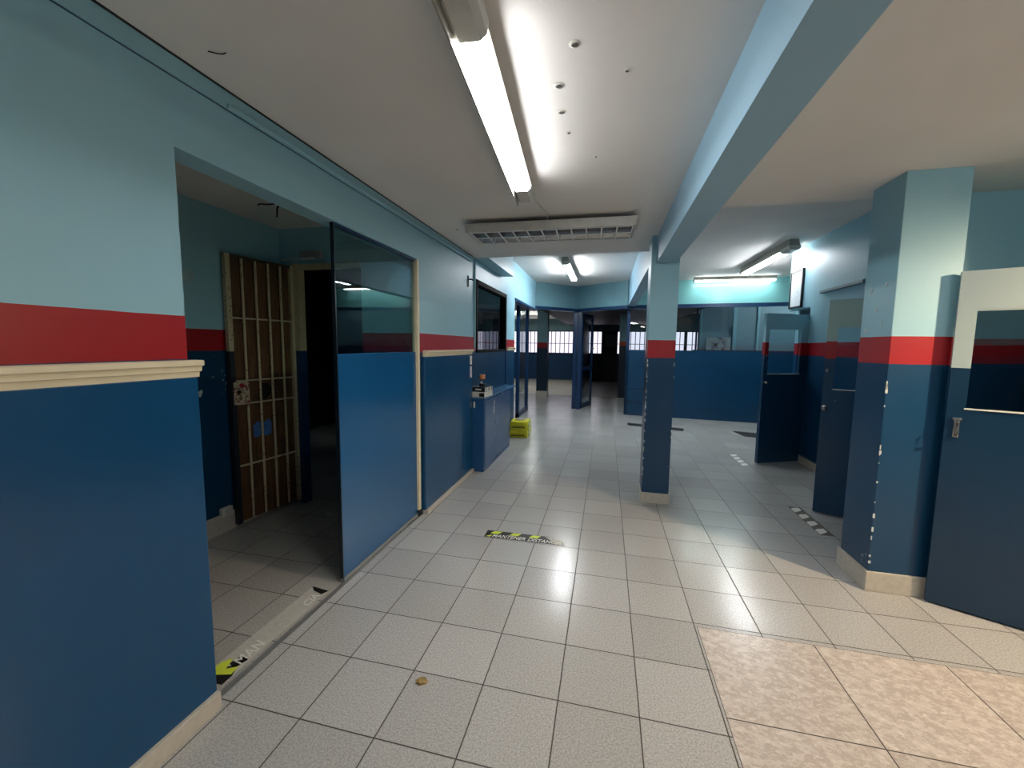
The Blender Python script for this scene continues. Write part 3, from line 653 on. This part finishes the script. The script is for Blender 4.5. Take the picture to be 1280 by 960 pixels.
# bar and plate on the floor
fb = empty('metal_bar', (2.40, 6.55, 0), math.radians(-17), label='dark metal bar lying on the floor behind the column', cat='metal bar')
MB().box(-.50, .48, -.035, .035, 0, .045, .014).build('body', plain('dark_bar_metal', S(70, 74, 82), .4, .3), fb)
MB().box(-.505, -.5, -.03, .03, .006, .04).build('end_cap', M['black'], fb)
MB().box(.48, .486, -.03, .03, .006, .04).build('end_cap', M['black'], fb)
tag(MB().prism([(3.74, 6.60), (3.80, 6.22), (4.30, 6.10), (4.35, 6.45)], 0, .012).build('floor_mat', plain('dark_plate', S(40, 42, 46), .5)), 'thin dark plate lying on the floor behind the open door', 'plate')

# ------------------------------------------------------------------ floor stickers
SW = plain('sticker_white', S(222, 222, 214), .4, var=.06, scale=30)
SB = plain('sticker_black', S(34, 32, 32), .4, var=.1, scale=30)
SY = plain('sticker_yellow', S(210, 226, 70), .4, var=.06, scale=30)
SG = plain('sticker_worn_white', S(188, 186, 176), .5, var=.1, scale=40)
def lettering(txt, size, mat, parent, loc, shear=.25, sx=1.0, name='lettering'):
    cu = bpy.data.curves.new('lettering_source', 'FONT'); cu.body = txt; cu.size = size; cu.shear = shear; cu.extrude = .0002; cu.offset = size * .012
    t = bpy.data.objects.new('lettering_source', cu); C.objects.link(t)
    bpy.context.view_layer.update()
    me = bpy.data.meshes.new_from_object(t.evaluated_get(bpy.context.evaluated_depsgraph_get()))
    bpy.data.objects.remove(t); bpy.data.curves.remove(cu)
    me.materials.clear(); me.materials.append(mat)
    x0 = min(v.co.x for v in me.vertices); x1 = max(v.co.x for v in me.vertices)
    for v in me.vertices: v.co.x = (v.co.x - x0) * sx / (x1 - x0)
    o = bpy.data.objects.new(name, me); C.objects.link(o); o.parent = parent; o.location = loc
    return o
H = .0012
st = empty('floor_sticker', (.585, 1.660, 0), math.radians(0.6), label='black and yellow keep distance sticker in the middle of the corridor floor', cat='floor sticker')
SWd, SHt = .63, .112
MB().prism([(0, 0), (SWd * .93, 0), (SWd * .92, SHt * .4), (SWd * .78, SHt), (0, SHt)], 0, H).build('base', SB, st)
for a in (.055, .21, .365): MB().prism([(a - .02, .062), (a + .045, .062), (a + .07, .106), (a + .005, .106)], H, H * 1.6).build('yellow_stripe', SY, st)
MB().prism([(.012, .008), (.048, .008), (.058, .045)], H, H * 1.6).build('warning_triangle', SY, st)
MB().prism([(SWd * .89, .0), (SWd, .004), (SWd * .98, .05), (SWd * .86, .09), (SWd * .74, .106), (SWd * .80, .07)], 0, H * 1.3).build('worn_end', SG, st)
lettering('MANTENER', .066, SW, st, (.062, .008, H * 1.7), sx=.262)
lettering('DISTANCIA', .066, SW, st, (.345, .008, H * 1.7), sx=.255)
# worn one in the doorway of the side room, reading away from the camera
st = empty('floor_sticker', (-.115, .055, 0), math.radians(90), label='worn white floor sticker in the side room doorway with one yellow corner', cat='floor sticker')
MB().prism([(.02, 0), (.70, 0), (.70, .125), (.02, .125)], 0, H).build('base', SG, st)
for q in ([(0, 0), (.05, 0), (.11, .03), (.05, .125), (.0, .125)], [(.66, .02), (.70, 0), (.715, .125), (.68, .09)], [(.085, .03), (.145, .012), (.15, .06), (.105, .075)]):
    MB().prism(q, H, H * 1.5).build('black_corner', SB, st)
MB().prism([(.025, .118), (.10, .118), (.135, .085), (.075, .062), (.10, .018), (.055, .012)], H * 1.5, H * 2).build('yellow_arrow', SY, st)
lettering('MAN', .085, SW, st, (.11, .015, H * 2.1), sx=.15)
lettering('CIA', .07, SW, st, (.55, .02, H * 1.7), sx=.10)
def worn(loc, rz, L, label, dark):
    st = empty('floor_sticker', loc, rz, label=label, cat='floor sticker')
    MB().box(0, .105, 0, L, 0, H).build('base', dark, st)
    n = 4
    for i in range(n):
        y0 = L * i / n
        MB().prism([(.006, y0 + .01), (.06, y0 + .05), (.085, y0 + .012 + L / n * .4), (.085, y0 + L / n * .9), (.035, y0 + L / n * .8), (.006, y0 + L / n * .62)], H, H * 1.5).build('white_chevron', SW, st)
    MB().box(.098, .105, 0, L, H, H * 1.4).build('dark_border', SB, st)
    return st
worn((3.195, 2.36, 0), 0, .60, 'worn striped floor sticker beside the wide column', plain('sticker_grey_brown', S(92, 86, 74), .5))
worn((3.205, 4.30, 0), 0, .60, 'faded striped floor sticker in front of the door standing open by the partition', plain('sticker_faded', S(150, 150, 148), .5))
# dry leaf and small floor marks
lf = MB(); lf.prism([(0, 0), (.02, -.006), (.045, .008), (.05, .022), (.03, .034), (.01, .026), (-.006, .012)], 0, .004)
for v in lf.bm.verts: v.co.z += (.006 * math.sin(v.co.x * 90) + .004) if v.co.z > .002 else 0
lf = tag(lf.build('dry_leaf', plain('dry_leaf_brown', S(140, 118, 70), .7, var=.3, scale=60)), 'crumpled brown dry leaf on a near floor tile', 'leaf'); lf.location = (.70, .265, 0)
# notices on the blue boarding
nt = MB(); nt.box(-.03, -.0285, 3.10, 3.165, 1.27, 1.37)
tag(nt.build('wall_notice', plain('notice_paper', S(210, 208, 206), .5, var=.2, scale=40)), 'upper small white notice on the blue boarding under the rail', 'notice')
nt = MB(); nt.box(-.03, -.0285, 3.10, 3.165, 1.12, 1.25)
tag(nt.build('wall_notice', plain('notice_paper_print', S(200, 190, 200), .5, var=.35, scale=30)), 'lower small printed notice on the blue boarding under the rail', 'notice')

# framed picture on the right wall
fp = empty('framed_picture', (4.0, 4.945, 2.05), 0, label='black framed pale picture on the right wall by the ceiling lamp', cat='picture')
Y, Z = .37, .51
MB().box(-.028, 0, 0, .022, 0, Z, .002).box(-.028, 0, Y - .022, Y, 0, Z, .002).box(-.028, 0, 0, Y, 0, .022, .002).box(-.028, 0, 0, Y, Z - .022, Z, .002).build('frame', plain('black_picture_frame', S(24, 26, 30), .35), fp)
k = NT('faded_picture_print'); p, x, y, z = k.pos()
a = k.math('SUBTRACT', 1.0, k._mr(k.math('ADD', k.math('ABSOLUTE', k.math('SUBTRACT', y, 5.13)), k.math('MULTIPLY', k.math('ABSOLUTE', k.math('SUBTRACT', z, 2.29)), .5)), .03, .12))
n = k.math('MULTIPLY', k._mr(k.noise(p, 26, 5, .7), .46, .62), a)
PIC = k.set(k.mix(k.math('MULTIPLY', n, .7), S(196, 206, 212), S(110, 118, 126)), .5)
MB().box(-.018, 0, .02, Y - .02, .02, Z - .02).build('print', PIC, fp)

# things seen through the far glass
wb = empty('whiteboard', (1.414, 16.7, 1.47), 0, label='grey board on the dark end wall of the back hall', cat='board')
MB().box(0, .455, -.02, -.0, 0, .55, .003).build('board', plain('grey_board', S(120, 130, 136), .4), wb)
MB().box(-.01, .465, -.03, 0, -.02, .0).build('tray', M['dark'], wb)
pb = empty('poster_board', (3.82, 9.40, 1.44), 0, label='long white poster with dark figures behind the partition glass', cat='poster')
k = NT('poster_print'); p, x, y, z = k.pos()
n = k.math('MULTIPLY', k._mr(k.noise(p, 9, 5, .7), .44, .6), k.math('SUBTRACT', 1.0, k._mr(k.math('ABSOLUTE', k.math('SUBTRACT', x, 4.10)), .08, .2)))
MB().box(0, .54, 0, .012, 0, .30).build('print', k.set(k.mix(n, S(196, 200, 204), S(92, 70, 76)), .4), pb)
MB().box(-.3, 2.2, -.05, .12, -.04, 0).build('ledge', M['dark'], pb)
pl = empty('upright_pole', (3.55, 9.2, 0), 0, label='thin dark pole standing behind the partition glass', cat='pole')
MB().tube([(0, 0, 0), (0, 0, 2.86)], .022, 10).build('shaft', M['bluedark'], pl)
MB().lathe([(.05, 0), (.05, .02), (.025, .03)], (0, 0, 0), 16).build('base', M['black'], pl)
# leaning boards behind the side light
bd = MB(); bd.prism([(-1.0, 9.2), (-.9, 9.2), (-.9, 9.26), (-1.0, 9.26)], 0, .62)
for v in bd.bm.verts:
    if v.co.z > .1: v.co.x -= .16
tag(bd.build('leaning_board', plain('grey_board_offcut', S(130, 150, 160), .5)), 'pale offcut board leaning behind the far left side light', 'board')

# ------------------------------------------------------------------ world and view
wd = bpy.data.worlds.new('world'); scn.world = wd; wd.use_nodes = True
wd.node_tree.nodes['Background'].inputs[0].default_value = (.6, .75, 1, 1); wd.node_tree.nodes['Background'].inputs[1].default_value = .02
vs = scn.view_settings; vs.view_transform = 'Standard'; vs.look = 'None'; vs.exposure = 0.58; vs.gamma = 1; vs.use_curve_mapping = False
scn.cycles.max_bounces = 10; scn.cycles.diffuse_bounces = 5; scn.cycles.glossy_bounces = 5; scn.cycles.transparent_max_bounces = 16
scn.cycles.sample_clamp_indirect = 6.0; scn.cycles.use_denoising = True
